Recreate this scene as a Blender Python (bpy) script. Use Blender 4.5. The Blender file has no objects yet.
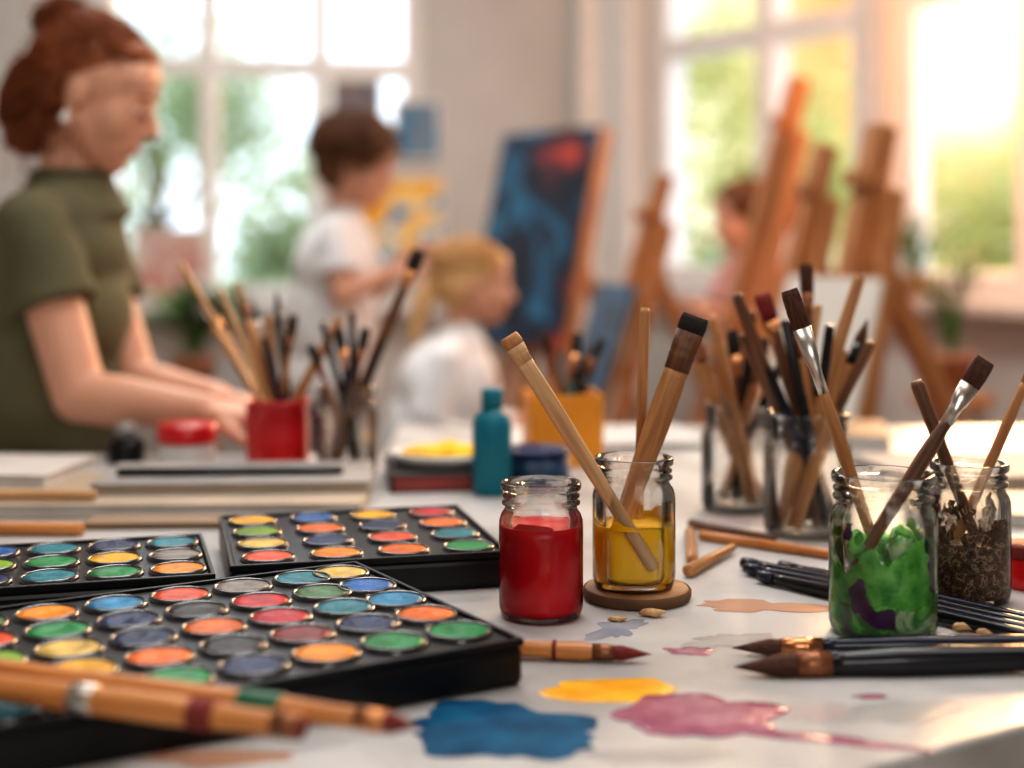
import bpy, bmesh, math, random
from mathutils import Vector as V, Matrix, Quaternion, noise
random.seed(7)
C = bpy.context.scene.collection
F = 1422.2; CZ = 1.04; TZ = 0.75
PI = math.pi
def Wp(px, py, Y): return V(((px-512)*Y/F, Y, CZ-(py-240)*Y/F))
def Tp(px, py, z=TZ):
    Y = F*(CZ-z)/(py-240); return V(((px-512)*Y/F, Y, z))

# ---------------------------------------------------------------- materials
def newmat(name):
    m = bpy.data.materials.new(name); m.use_nodes = True
    nt = m.node_tree; b = nt.nodes['Principled BSDF']; return m, nt, b
def pm(name, col, rough=.5, metal=0, var=.12, scale=20, bump=0, bscale=60, stretch=(1,1,1), col2=None, coat=0, sss=0, lo=.35, hi=.65, spec=.5):
    m, nt, b = newmat(name)
    tc = nt.nodes.new('ShaderNodeTexCoord'); mp = nt.nodes.new('ShaderNodeMapping')
    mp.inputs['Scale'].default_value = stretch
    nt.links.new(tc.outputs['Object'], mp.inputs['Vector'])
    n = nt.nodes.new('ShaderNodeTexNoise'); n.inputs['Scale'].default_value = scale; n.inputs['Detail'].default_value = 4
    nt.links.new(mp.outputs[0], n.inputs['Vector'])
    r = nt.nodes.new('ShaderNodeValToRGB')
    c2 = col2 if col2 else tuple(max(0, c*(1-var*2)) for c in col)
    c1 = col if col2 else tuple(min(1, c*(1+var)) for c in col)
    r.color_ramp.elements[0].position = lo; r.color_ramp.elements[1].position = hi
    r.color_ramp.elements[0].color = (*c2, 1); r.color_ramp.elements[1].color = (*c1, 1)
    nt.links.new(n.outputs['Fac'], r.inputs[0]); nt.links.new(r.outputs[0], b.inputs['Base Color'])
    b.inputs['Roughness'].default_value = rough; b.inputs['Metallic'].default_value = metal
    b.inputs['Coat Weight'].default_value = coat; b.inputs['Specular IOR Level'].default_value = spec
    if sss:
        b.inputs['Subsurface Weight'].default_value = sss; b.inputs['Subsurface Radius'].default_value = (.02,.008,.004)
    if bump:
        n2 = nt.nodes.new('ShaderNodeTexNoise'); n2.inputs['Scale'].default_value = bscale; n2.inputs['Detail'].default_value = 3
        nt.links.new(mp.outputs[0], n2.inputs['Vector'])
        bp = nt.nodes.new('ShaderNodeBump'); bp.inputs['Strength'].default_value = bump; bp.inputs['Distance'].default_value = .004
        nt.links.new(n2.outputs['Fac'], bp.inputs['Height']); nt.links.new(bp.outputs[0], b.inputs['Normal'])
    return m
def wood(name, c1, c2, rough=.45): return pm(name, c1, rough, col2=c2, scale=9, stretch=(16,16,1.2), bump=.25, bscale=30)
def leafmat(name, c1, c2):
    m = pm(name, c1, .6, scale=3, col2=c2); nt = m.node_tree; b = nt.nodes['Principled BSDF']; out = nt.nodes['Material Output']
    t = nt.nodes.new('ShaderNodeBsdfTranslucent'); mx = nt.nodes.new('ShaderNodeMixShader'); mx.inputs[0].default_value = .5
    nt.links.new(b.inputs['Base Color'].links[0].from_socket, t.inputs[0]); nt.links.new(b.outputs[0], mx.inputs[1]); nt.links.new(t.outputs[0], mx.inputs[2]); nt.links.new(mx.outputs[0], out.inputs[0])
    return m
def abstract(name, cols, scale=6, dist=2.0, rough=.5, p0=.3, p1=.7):
    m, nt, b = newmat(name)
    tc = nt.nodes.new('ShaderNodeTexCoord'); n = nt.nodes.new('ShaderNodeTexNoise')
    n.inputs['Scale'].default_value = scale; n.inputs['Distortion'].default_value = dist; n.inputs['Detail'].default_value = 3
    nt.links.new(tc.outputs['Object'], n.inputs['Vector'])
    r = nt.nodes.new('ShaderNodeValToRGB'); cr = r.color_ramp; cr.interpolation = 'EASE'
    k = len(cols)
    while len(cr.elements) < k: cr.elements.new(.5)
    for i, c in enumerate(cols):
        cr.elements[i].position = p0+(p1-p0)*i/(k-1); cr.elements[i].color = (*c, 1)
    nt.links.new(n.outputs['Fac'], r.inputs[0]); nt.links.new(r.outputs[0], b.inputs['Base Color'])
    b.inputs['Roughness'].default_value = rough
    return m
def glassmat(name, tint=(.975,.985,.985), rf=.18):
    m, nt, b = newmat(name); nt.nodes.remove(b); out = nt.nodes['Material Output']
    t = nt.nodes.new('ShaderNodeBsdfTransparent'); t.inputs[0].default_value = (*tint, 1)
    g = nt.nodes.new('ShaderNodeBsdfGlossy'); g.inputs['Roughness'].default_value = .04
    gl = nt.nodes.new('ShaderNodeBsdfGlass'); gl.inputs['IOR'].default_value = 1.45; gl.inputs['Color'].default_value = (*tint, 1)
    lw = nt.nodes.new('ShaderNodeLayerWeight'); lw.inputs[0].default_value = .24
    m1 = nt.nodes.new('ShaderNodeMixShader'); m2 = nt.nodes.new('ShaderNodeMixShader'); m2.inputs[0].default_value = rf
    nt.links.new(lw.outputs['Fresnel'], m1.inputs[0]); nt.links.new(t.outputs[0], m1.inputs[1]); nt.links.new(g.outputs[0], m1.inputs[2])
    nt.links.new(m1.outputs[0], m2.inputs[1]); nt.links.new(gl.outputs[0], m2.inputs[2]); nt.links.new(m2.outputs[0], out.inputs[0])
    return m
M = {}
M['wall'] = pm('plaster', (.47,.46,.44), .9, var=.04, scale=3, bump=.1)
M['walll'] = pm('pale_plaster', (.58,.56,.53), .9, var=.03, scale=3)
M['frame'] = pm('white_window_paint', (.70,.68,.65), .5, var=.03)
M['floor'] = pm('floor_boards', (.36,.30,.25), .5, var=.15, scale=4, stretch=(1,8,1))
M['ceil'] = pm('ceiling_paint', (.80,.79,.78), .9, var=.02)
M['table'] = pm('stained_white_laminate', (.52,.51,.50), .40, scale=7, bump=.08, bscale=14, col2=(.33,.32,.31), lo=.33, hi=.56, spec=.33)
M['tableedge'] = pm('table_edge_grey', (.22,.21,.20), .4, var=.05)
M['grey_metal'] = pm('grey_leg_metal', (.4,.4,.4), .4, metal=.8, var=.05)
M['black'] = pm('black_plastic', (.006,.006,.007), .34, var=.1, spec=.28)
M['blackrim'] = pm('pan_rim_plastic', (.025,.025,.028), .2, var=.1, coat=.4)
M['blackh'] = pm('black_lacquer', (.007,.008,.011), .25, var=.1, coat=.25, spec=.3)
M['navyh'] = pm('navy_lacquer', (.010,.014,.030), .25, var=.1, coat=.25, spec=.3)
M['steel'] = pm('ferrule_steel', (.66,.62,.57), .28, metal=1, var=.06, scale=80)
M['copper'] = pm('ferrule_copper', (.55,.25,.11), .3, metal=1, var=.06, scale=80)
M['brownf'] = pm('ferrule_brown', (.28,.11,.05), .35, metal=.6, var=.1)
M['wood1'] = wood('oak_handle', (.54,.27,.10), (.32,.13,.045))
M['wood2'] = wood('dark_walnut_handle', (.19,.075,.030), (.08,.030,.013))
M['wood3'] = wood('pale_birch', (.68,.43,.22), (.46,.25,.11))
M['wood4'] = wood('orange_bamboo', (.66,.28,.08), (.44,.15,.035), .35)
M['woode'] = wood('easel_pine', (.50,.23,.085), (.29,.105,.035), .5)
M['coaster'] = pm('wood_slice', (.36,.18,.08), .6, col2=(.18,.08,.03), scale=30, bump=.3)
M['bark'] = pm('bark', (.13,.065,.03), .8, var=.2, bump=.6)
M['bris'] = pm('brown_bristle', (.15,.050,.022), .7, col2=(.045,.015,.008), scale=20, stretch=(60,60,2), bump=.8, bscale=30)
M['brisd'] = pm('dark_bristle', (.035,.022,.018), .7, col2=(.01,.01,.01), scale=20, stretch=(60,60,2), bump=.8)
M['brisr'] = pm('red_bristle', (.32,.025,.02), .6, col2=(.14,.012,.01), scale=20, stretch=(60,60,2), bump=.6)
M['brisw'] = pm('pale_bristle', (.70,.55,.35), .7, col2=(.45,.32,.18), scale=20, stretch=(60,60,2), bump=.6)
M['brist'] = pm('teal_bristle', (.03,.30,.33), .6, var=.2)
M['glass'] = glassmat('jar_glass')
M['paper'] = pm('paper', (.58,.57,.55), .85, var=.05)
M['redcup'] = pm('red_enamel', (.62,.008,.012), .3, var=.06, coat=.3)
M['yellowbox'] = pm('orange_yellow_plastic', (.80,.30,.012), .4, var=.06)
M['teal'] = pm('teal_plastic', (.004,.17,.24), .35, var=.06, spec=.35)
M['white'] = pm('white_plastic', (.62,.61,.59), .4, var=.03)
M['bluetin'] = pm('blue_tin', (.010,.04,.10), .35, var=.1)
M['leaf'] = pm('leaf_green', (.09,.24,.035), .6, var=.3, scale=5)
M['leafy'] = leafmat('sunlit_leaves', (.66,.60,.28), (.42,.44,.17))
M['leafg'] = leafmat('pale_green_leaves', (.40,.45,.29), (.24,.31,.17))
M['lawn'] = pm('lawn', (.20,.32,.09), .9, scale=3, col2=(.12,.22,.05))
M['skin'] = pm('skin', (.66,.35,.235), .5, var=.03, scale=8, sss=.12)
M['lip'] = pm('lip', (.55,.20,.16), .45, var=.05)
M['eye'] = pm('eye_white', (.70,.66,.62), .2, var=.02)
M['iris'] = pm('dark_iris', (.03,.015,.01), .15, var=.02)
M['auburn'] = pm('auburn_hair', (.30,.090,.028), .5, col2=(.17,.046,.015), scale=30, stretch=(1,1,3), spec=.3)
M['brown'] = pm('brown_hair', (.19,.085,.040), .5, col2=(.10,.042,.020), scale=30, spec=.3)
M['blonde'] = pm('blonde_hair', (.72,.45,.21), .5, col2=(.54,.30,.12), scale=30, spec=.3)
M['olive'] = pm('olive_cotton', (.125,.115,.060), .9, var=.12, scale=6, bump=.5, bscale=12)
M['wshirt'] = pm('white_cotton', (.76,.77,.78), .9, var=.05, scale=6, bump=.5, bscale=14)
M['pink'] = pm('pink_cotton', (.66,.34,.31), .9, var=.06)
M['denim'] = pm('dark_denim', (.03,.045,.08), .9, var=.15)
M['shoe'] = pm('dark_shoe', (.04,.035,.03), .6, var=.1)
M['canvasw'] = pm('white_canvas', (.66,.63,.58), .85, var=.03)
M['pearl'] = pm('pearl_earring', (.9,.88,.84), .15, var=.02)
M['terra'] = pm('terracotta', (.45,.20,.11), .8, var=.1)

# ---------------------------------------------------------------- mesh helpers
def mesh_of(bm, name, smooth=True):
    bmesh.ops.recalc_face_normals(bm, faces=bm.faces[:])
    me = bpy.data.meshes.new(name); bm.to_mesh(me); bm.free()
    if smooth:
        for p in me.polygons: p.use_smooth = True
    return me
def obj(name, bm, mat, parent=None, smooth=True, bevel=0, world=False):
    if world and parent is not None: bmesh.ops.translate(bm, verts=bm.verts[:], vec=-parent.location)
    me = mesh_of(bm, name, smooth); me.materials.append(mat)
    o = bpy.data.objects.new(name, me); C.objects.link(o)
    if parent: o.parent = parent
    if bevel:
        md = o.modifiers.new('bevel', 'BEVEL'); md.width = bevel; md.segments = 3; md.limit_method = 'ANGLE'
    return o
def tag(o, label=None, cat=None, group=None, kind=None):
    if label: o['label'] = label
    if cat: o['category'] = cat
    if group: o['group'] = group
    if kind: o['kind'] = kind
    return o
def thing(name, label, cat, loc, rz=0, group=None):
    o = bpy.data.objects.new(name, None); C.objects.link(o); o.empty_display_size = .05
    o.location = loc; o.rotation_euler = (0,0,rz); return tag(o, label, cat, group)
def loft(bm, secs, seg=16, mat=None, caps=True):
    rings = []
    for s in secs:
        z, rx, ry = s[:3]; cx, cy = (s[3], s[4]) if len(s) > 3 else (0,0)
        rings.append([bm.verts.new((cx+rx*math.cos(2*PI*i/seg), cy+ry*math.sin(2*PI*i/seg), z)) for i in range(seg)])
    for a, b in zip(rings, rings[1:]):
        for i in range(seg): bm.faces.new((a[i], a[(i+1)%seg], b[(i+1)%seg], b[i]))
    if caps: bm.faces.new(rings[0][::-1]); bm.faces.new(rings[-1])
    if mat is not None: bmesh.ops.transform(bm, matrix=mat, verts=[v for r in rings for v in r])
    return rings
def lathe(bm, prof, seg=48, c=(0,0,0)):
    rings = []
    for r, z in prof:
        if r <= 1e-6: rings.append([bm.verts.new((c[0], c[1], c[2]+z))])
        else: rings.append([bm.verts.new((c[0]+r*math.cos(2*PI*i/seg), c[1]+r*math.sin(2*PI*i/seg), c[2]+z)) for i in range(seg)])
    for a, b in zip(rings, rings[1:]):
        for i in range(seg):
            j = (i+1) % seg
            if len(a) == 1 and len(b) == 1: break
            if len(a) == 1: bm.faces.new((a[0], b[j], b[i]))
            elif len(b) == 1: bm.faces.new((a[i], a[j], b[0]))
            else: bm.faces.new((a[i], a[j], b[j], b[i]))
def zmat(a, b, flat_up=False):
    a = V(a); b = V(b); z = (b-a).normalized()
    ref = V((0,0,1)) if flat_up else V((0,1,0))
    y = ref - z*ref.dot(z)
    if y.length < 1e-3: ref = V((1,0,0)); y = ref - z*ref.dot(z)
    y.normalize(); x = y.cross(z)
    m = Matrix((x, y, z)).transposed().to_4x4(); m.translation = a; return m
def box(bm, x0, x1, y0, y1, z0, z1, mat=None):
    vs = [bm.verts.new(p) for p in ((x0,y0,z0),(x1,y0,z0),(x1,y1,z0),(x0,y1,z0),(x0,y0,z1),(x1,y0,z1),(x1,y1,z1),(x0,y1,z1))]
    for f in ((0,3,2,1),(4,5,6,7),(0,1,5,4),(1,2,6,5),(2,3,7,6),(3,0,4,7)): bm.faces.new([vs[i] for i in f])
    if mat is not None: bmesh.ops.transform(bm, matrix=mat, verts=vs)
    return vs
def beam(bm, a, b, w, d):
    a = V(a); b = V(b); box(bm, -w/2, w/2, -d/2, d/2, 0, (b-a).length, zmat(a, b))
def ell(bm, c, r, mat=None, sub=3, disp=0):
    res = bmesh.ops.create_icosphere(bm, subdivisions=sub, radius=1)
    m = Matrix.Translation(c) @ Matrix.Diagonal((*r, 1))
    for v in res['verts']:
        if disp: v.co *= 1 + disp*noise.noise(v.co*4+V(c)*30)
        v.co = m @ v.co
        if mat is not None: v.co = mat @ v.co
def cap(bm, a, b, ra, rb, seg=16, ends=True, fx=1, fy=1):
    a = V(a); b = V(b); L = (b-a).length
    secs = []
    if ends:
        for t in (85, 60, 35, 15): secs.append((-ra*math.sin(math.radians(t)), ra*math.cos(math.radians(t))*fx, ra*math.cos(math.radians(t))*fy))
    for k in range(5): 
        q = k/4; r = ra+(rb-ra)*q; secs.append((L*q, r*fx, r*fy))
    if ends:
        for t in (15, 35, 60, 85): secs.append((L+rb*math.sin(math.radians(t)), rb*math.cos(math.radians(t))*fx, rb*math.cos(math.radians(t))*fy))
    loft(bm, secs, seg, zmat(a, b))
def tube(bm, pts, r, seg=5):
    rings = []
    for k, p in enumerate(pts):
        d = (pts[min(k+1,len(pts)-1)] - pts[max(k-1,0)]); m = zmat(p, p+d)
        rings.append([bm.verts.new(m @ V((r*math.cos(2*PI*i/seg), r*math.sin(2*PI*i/seg), 0))) for i in range(seg)])
    for a, b in zip(rings, rings[1:]):
        for i in range(seg): bm.faces.new((a[i], a[(i+1)%seg], b[(i+1)%seg], b[i]))
def remesh(name, bm, mat, root, voxel=.006, it=6, fac=.5):
    o = obj(name, bm, mat, root, world=True)
    m = o.modifiers.new('r', 'REMESH'); m.mode = 'VOXEL'; m.voxel_size = voxel; m.use_smooth_shade = True
    s = o.modifiers.new('s', 'SMOOTH'); s.iterations = it; s.factor = fac
    dg = bpy.context.evaluated_depsgraph_get(); dg.update()
    me = bpy.data.meshes.new_from_object(o.evaluated_get(dg)); o.modifiers.clear(); o.data = me
    if not me.materials: me.materials.append(mat)
    for p in me.polygons: p.use_smooth = True
    return o

# ---------------------------------------------------------------- room
def bxf(bm, O, d, n, s0, s1, n0, n1, z0, z1):
    m = Matrix(((d[0], n[0], 0, O[0]), (d[1], n[1], 0, O[1]), (0,0,1,0), (0,0,0,1)))
    box(bm, s0, s1, n0, n1, z0, z1, m)
def st(name, bm, mat, smooth=False, bevel=0):
    o = obj(name, bm, mat, None, smooth, bevel); o['kind'] = 'structure'; return o
OL = (.347, 5.58); dL = (-.9903, -.139); nL = (-.139, .9903)
OR = (.347, 5.557); dR = (.544, -.839); nR = (.839, .544)
HT = 2.9
bm = bmesh.new()
for a in ((-.1,.70,0,HT), (1.92,3.3,0,HT), (.70,1.92,0,.80), (.70,1.92,2.35,HT), (.70,1.06,.80,1.38)): bxf(bm, OL, dL, nL, a[0], a[1], 0, .18, a[2], a[3])
st('wall_back', bm, M['wall'])
bm = bmesh.new()
for a in ((-.1,.307,0,HT), (1.37,1.47,0,HT), (2.7,6.6,0,HT), (.307,1.37,0,.87), (.307,1.37,2.35,HT), (1.47,2.7,0,.87), (1.47,2.7,2.35,HT)): bxf(bm, OR, dR, nR, a[0], a[1], 0, .18, a[2], a[3])
st('wall_right', bm, M['walll'])
lx = OL[0]+dL[0]*3.25; ly = OL[1]+dL[1]*3.25; rx = OR[0]+dR[0]*6.55; ry = OR[1]+dR[1]*6.55
bm = bmesh.new(); box(bm, lx-.15, lx, -1.6, ly+.1, 0, HT); st('wall_left', bm, M['wall'])
bm = bmesh.new(); box(bm, lx-.15, rx+.15, -1.75, -1.6, 0, HT); st('wall_front', bm, M['wall'])
bm = bmesh.new(); box(bm, rx, rx+.15, -1.6, ry+.1, 0, HT); st('wall_side', bm, M['wall'])
def slab(name, z0, z1, mat, e=0):
    bm = bmesh.new()
    pts = [(lx-.15,-1.75),(rx+.15,-1.75),(rx+.15,ry),(OR[0]+.1,OR[1]+.2),(OL[0],OL[1]+.2),(lx-.15,ly+.2)]
    lo = [bm.verts.new((x,y,z0)) for x,y in pts]; hi = [bm.verts.new((x,y,z1)) for x,y in pts]
    bm.faces.new(lo[::-1]); bm.faces.new(hi)
    for i in range(6): bm.faces.new((lo[i], lo[(i+1)%6], hi[(i+1)%6], hi[i]))
    return st(name, bm, mat)
slab('floor', -.12, 0, M['floor']); slab('ceiling', HT, HT+.12, M['ceil'])
bm = bmesh.new(); bxf(bm, OL, dL, nL, .02, .10, -.10, .0, 0, HT); bxf(bm, OR, dR, nR, .04, .25, -.06, 0, 0, HT); st('trim_1', bm, M['frame'], bevel=.005)
def window(name, O, d, n, s0, s1, z0, z1, ms, zs, w=.05, low=None):
    bm = bmesh.new()
    bxf(bm, O, d, n, s0, s0+w, .02, .10, z0, z1); bxf(bm, O, d, n, s1-w, s1, .02, .10, z0, z1)
    bxf(bm, O, d, n, s0, s1, .02, .10, z0, z0+w); bxf(bm, O, d, n, s0, s1, .02, .10, z1-w, z1)
    for m_ in ms: bxf(bm, O, d, n, m_-w/2, m_+w/2, .015, .105, z0, z1)
    for z in zs: bxf(bm, O, d, n, s0, s1, .018, .102, z-w/2, z+w/2)
    o = st(name, bm, M['frame'], bevel=.004); return o
def sill(par, O, d, n, s0, s1, z):
    bm = bmesh.new(); bxf(bm, O, d, n, s0-.04, s1+.04, -.12, .02, z-.035, z); o = obj('window_sill', bm, M['frame'], par, False, .004); return o
w1 = window('window_1', OL, dL, nL, .70, 1.92, .80, 2.35, (1.09, 1.507), (1.70,), .070); sill(w1, OL, dL, nL, .70, 1.92, .80)
w2 = window('window_2', OR, dR, nR, .307, 1.37, .87, 2.35, (.90,), (1.74,), .075); sill(w2, OR, dR, nR, .307, 1.37, .87)
w3 = window('window_3', OR, dR, nR, 1.47, 2.7, .87, 2.35, (1.95,), (1.78,), .075); sill(w3, OR, dR, nR, 1.47, 2.7, .87)
# outside
bm = bmesh.new(); box(bm, -30, 30, 6.2, 60, -.6, -.5); st('ground_lawn', bm, M['lawn'])
def tree(x, y, cz, r, n, mat, label, rz=1.0, trunk=True, sz=1.0):
    t = thing('garden_tree' if trunk else 'garden_shrub', label, 'tree' if trunk else 'shrub', (x, y, -.5))
    bm = bmesh.new()
    lob = [V((random.uniform(-.6,.6)*r, random.uniform(-.6,.6)*r, random.uniform(-.70,.70)*r*rz)) for _ in range(16)]
    for i in range(n):
        c = random.choice(lob) + V((random.gauss(0,1), random.gauss(0,1), random.gauss(0,1)*rz))*r*.19
        s = random.uniform(.05,.10)*sz
        q = Quaternion((random.gauss(0,1),random.gauss(0,1),random.gauss(0,1),random.gauss(0,1))).normalized()
        vs = [bm.verts.new(c + V((0,0,cz+.5)) + q @ V(p)) for p in ((-s,0,0),(0,-s*.5,0),(s,0,0),(0,s*.5,0))]
        bm.faces.new(vs)
    obj('foliage', bm, mat, t, False)
    bm = bmesh.new(); loft(bm, [(0,.10*r,.10*r),(cz*.6,.07*r,.07*r),(cz+.5,.04*r,.04*r)], 10)
    for k in range(4):
        a = k*1.6; cap(bm, (0,0,cz*.6+.3), (math.cos(a)*r*.5, math.sin(a)*r*.5, cz+.6), .03*r, .015*r, 8)
    obj('trunk', bm, M['bark'], t)
tree(-3.0, 9.6, .85, .88, 1500, M['leafg'], 'pale green tree low in the left half of left window')
tree(-1.50, 10.6, 1.05, .90, 1500, M['leafg'], 'pale green tree outside the middle of left window')
tree(-3.7, 14.8, 2.1, 1.7, 2600, M['leafg'], 'taller hazy green tree far behind left window')
tree(1.75, 11.5, 1.55, 1.3, 2600, M['leafy'], 'sunlit yellow-green tree outside window next to room corner', 1.2)
tree(3.05, 9.5, .75, .80, 1600, M['leafy'], 'golden leafy tree outside the middle right window', 1.1)
tree(4.9, 13.2, 1.05, 1.2, 2100, M['leafy'], 'low golden tree far outside the rightmost window', 1.0)
tree(1.15, 8.0, .6, .5, 1200, M['leafg'], 'green shrub beneath yellow tree outside right window', trunk=False, sz=.6)

# ---------------------------------------------------------------- tables
def poly_slab(bm, pts, z0, z1):
    lo = [bm.verts.new((x,y,z0)) for x,y in pts]; hi = [bm.verts.new((x,y,z1)) for x,y in pts]; n = len(pts)
    bm.faces.new(lo[::-1]); bm.faces.new(hi)
    for i in range(n): bm.faces.new((lo[i], lo[(i+1)%n], hi[(i+1)%n], hi[i]))
tb = thing('work_table', 'large white work table covered with paint sets, jars and brushes', 'table', (0,1.3,0))
bm = bmesh.new()
tp = [(-1.3,.50),(-.15,.56),(.0,.62),(.10,.70),(.20,.785),(.30,.845),(.6,1.01),(1.2,1.32),(1.3,1.42),(1.3,1.93),(-1.3,1.93)]
poly_slab(bm, [(x,y-1.3) for x,y in tp], .722, .75); obj('tabletop', bm, M['table'], tb, False, .004)
bm = bmesh.new(); poly_slab(bm, [(x*.97,(y-1.3)*.93) for x,y in tp], .66, .7215); obj('apron', bm, M['tableedge'], tb, False)
for x, y in ((-1.15,.62),(-1.15,1.82),(1.15,1.42),(1.15,1.82)):
    bm = bmesh.new(); box(bm, x-.03, x+.03, y-1.33, y-1.27, 0, .66); obj('leg', bm, M['grey_metal'], tb, False, .004)
t2 = thing('side_table', 'second white table pushed behind the work table near easels', 'table', (.6,2.1,0))
bm = bmesh.new(); box(bm, -.78, .7, -.16, .17, .715, .743); obj('tabletop', bm, M['table'], t2, False, .004)
for x in (-.72,.64):
    for y in (-.12,.13):
        bm = bmesh.new(); box(bm, x-.02, x+.02, y-.02, y+.02, 0, .715); obj('leg', bm, M['grey_metal'], t2, False, .003)

# ---------------------------------------------------------------- jars
def jar(label, c, R, H, name='glass_jar', group=None):
    t = thing(name, label, 'jar', c, 0, group)
    p = [(0,0),(R*.80,0),(R*.95,.002),(R,.009),(R,H*.68),(R*.99,H*.72),(R*.94,H*.765),(R*.87,H*.795),(R*.855,H*.815),(R*.855,H*.825),(R*.93,H*.838),(R*.93,H*.855),(R*.86,H*.868),(R*.86,H*.88),
         (R*.92,H*.89),(R*.92,H*.905),(R*.86,H*.918),(R*.86,H*.935),(R*.94,H*.945),(R*.955,H*.96),(R*.955,H*.985),(R*.93,H),(R*.86,H*1.0),(R*.83,H*.985),(R*.82,H*.93),(R*.82,H*.81),(R*.90,H*.76),(R-.0030,H*.70),(R-.0030,.012),(R*.85,.007),(0,.006)]
    bm = bmesh.new(); lathe(bm, p, 64); obj('glass', bm, M['glass'], t); return t
def content(t, R, h, mat, name='paint', wob=0.0, seg=64, inset=.0014, flat=None):
    bm = bmesh.new(); r = R-inset
    pr = [(0,.0050),(r*.86,.0050),(r-.0008,.0115)] + [(r, .0115+(h-.0115)*k/8) for k in range(1,9)] + [(r*.97,h+.0004),(r*.90,h-.0006),(r*.4,h-.001),(0,h-.001)]
    lathe(bm, pr, seg)
    for v in bm.verts:
        if wob and v.co.z > h-.02: v.co.z += wob*noise.noise(V((v.co.x,v.co.y,0))*60)*((v.co.z-(h-.02))/.02)
        if flat is not None and v.co.y < flat: v.co.y = flat
    return obj(name, bm, mat, t)
def smears(t, R, z0, z1, thr, sc, seed, mat, name='paint_smear', inset=.0024, N=260, K=90, hf=.15):
    bm = bmesh.new(); r=R-inset; vv={}
    def gv(i, j):
        i %= N
        if (i,j) not in vv:
            a=2*PI*i/N; vv[i,j]=bm.verts.new((r*math.cos(a), r*math.sin(a), z0+(z1-z0)*j/K))
        return vv[i,j]
    for i in range(N):
        for j in range(K):
            a=2*PI*(i+.5)/N; p=V((r*math.cos(a), r*math.sin(a), z0+(z1-z0)*(j+.5)/K))
            f = noise.noise(V((p.x*sc,p.y*sc,p.z*sc*.6+seed))) + hf*noise.noise(V((p.x*sc*3,p.y*sc*3,p.z*sc*2+seed))) - (j/K-.4)*.5
            if f > thr: bm.faces.new([gv(i,j),gv(i+1,j),gv(i+1,j+1),gv(i,j+1)])
    return obj(name, bm, mat, t)
M['redp'] = pm('red_paint', (.72,.003,.016), .3, var=.1, scale=14, col2=(.54,.002,.010), spec=.3)
M['redps'] = pm('red_smear', (.60,.03,.03), .4, var=.1)
M['yelp'] = pm('yellow_paint', (1.0,.62,.0), .35, scale=12, col2=(1.0,.50,.0), spec=.3)
M['grnp'] = abstract('murky_green_paint', [(.14,.05,.15),(.08,.30,.06),(.20,.62,.10),(.06,.24,.05),(.45,.60,.35),(.14,.04,.17)], 34, .8, .35)
M['grn'] = pm('green_smear', (.20,.58,.11), .35, scale=80, col2=(.05,.27,.04), bump=.8, bscale=80)
M['purp'] = pm('purple_smear', (.13,.04,.15), .35, scale=70, col2=(.05,.018,.06))
M['murk'] = abstract('murky_brown_water', [(.03,.014,.010),(.14,.07,.035),(.05,.025,.015),(.38,.24,.14),(.07,.035,.02)], 170, .3, .5, p0=.36, p1=.64)
pr_ = Tp(541,616); rj = jar('small glass jar nearly full of red paint', pr_, .0325, .104)
content(rj, .0325, .071, M['redp']); smears(rj, .0325, .070, .076, .05, 60, 3, M['redps'], K=20)
pc = V((.101,1.152,TZ))
co = thing('wood_slice_coaster', 'round wooden slice coaster under the yellow paint jar', 'coaster', pc)
bm = bmesh.new(); lathe(bm, [(0,0),(.041,0),(.0425,.003),(.0425,.008),(.041,.0098),(0,.0098)], 48)
obj('wood_disc', bm, M['coaster'], co)
bm = bmesh.new(); lathe(bm, [(.0427,.001),(.0440,.003),(.0442,.0075),(.0427,.0092)], 40); obj('bark_rim', bm, M['bark'], co)
py_ = V((.0985,1.150,TZ+.0099)); yj = jar('glass jar of yellow paint standing on a wooden slice', py_, .0335, .105)
content(yj, .0335, .051, M['yelp'], flat=-.0200); smears(yj, .0335, .050, .064, .12, 45, 9, M['yelp'], K=40)
pg = V((.2745,1.052,TZ)); gj = jar('large glass jar smeared with green and purple paint', pg, .0395, .118)
content(gj, .0395, .026, M['grnp'], 'paint_water', .004); smears(gj, .0395, .024, .090, .04, 44, 1.5, M['grn'], hf=.3); smears(gj, .0395, .012, .085, .44, 60, 7.7, M['purp'], 'purple_smear', .0010, 200, 70)
bm = bmesh.new()
for k in range(16):
    a = random.uniform(0,2*PI); rr = random.uniform(.006,.022); ell(bm, (rr*math.cos(a), rr*math.sin(a), random.uniform(.026,.070)), (.010,.010,.014), disp=.35)
obj('paint_clump', bm, M['grnp'], gj)
pR = V((.369,1.148,TZ)); qj = jar('glass jar of murky brown rinse water holding brushes', pR, .0325, .111)
content(qj, .0325, .048, M['murk'], 'rinse_water', .003); smears(qj, .0325, .046, .084, .10, 70, 12, M['murk'], K=60, hf=.5)

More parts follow.
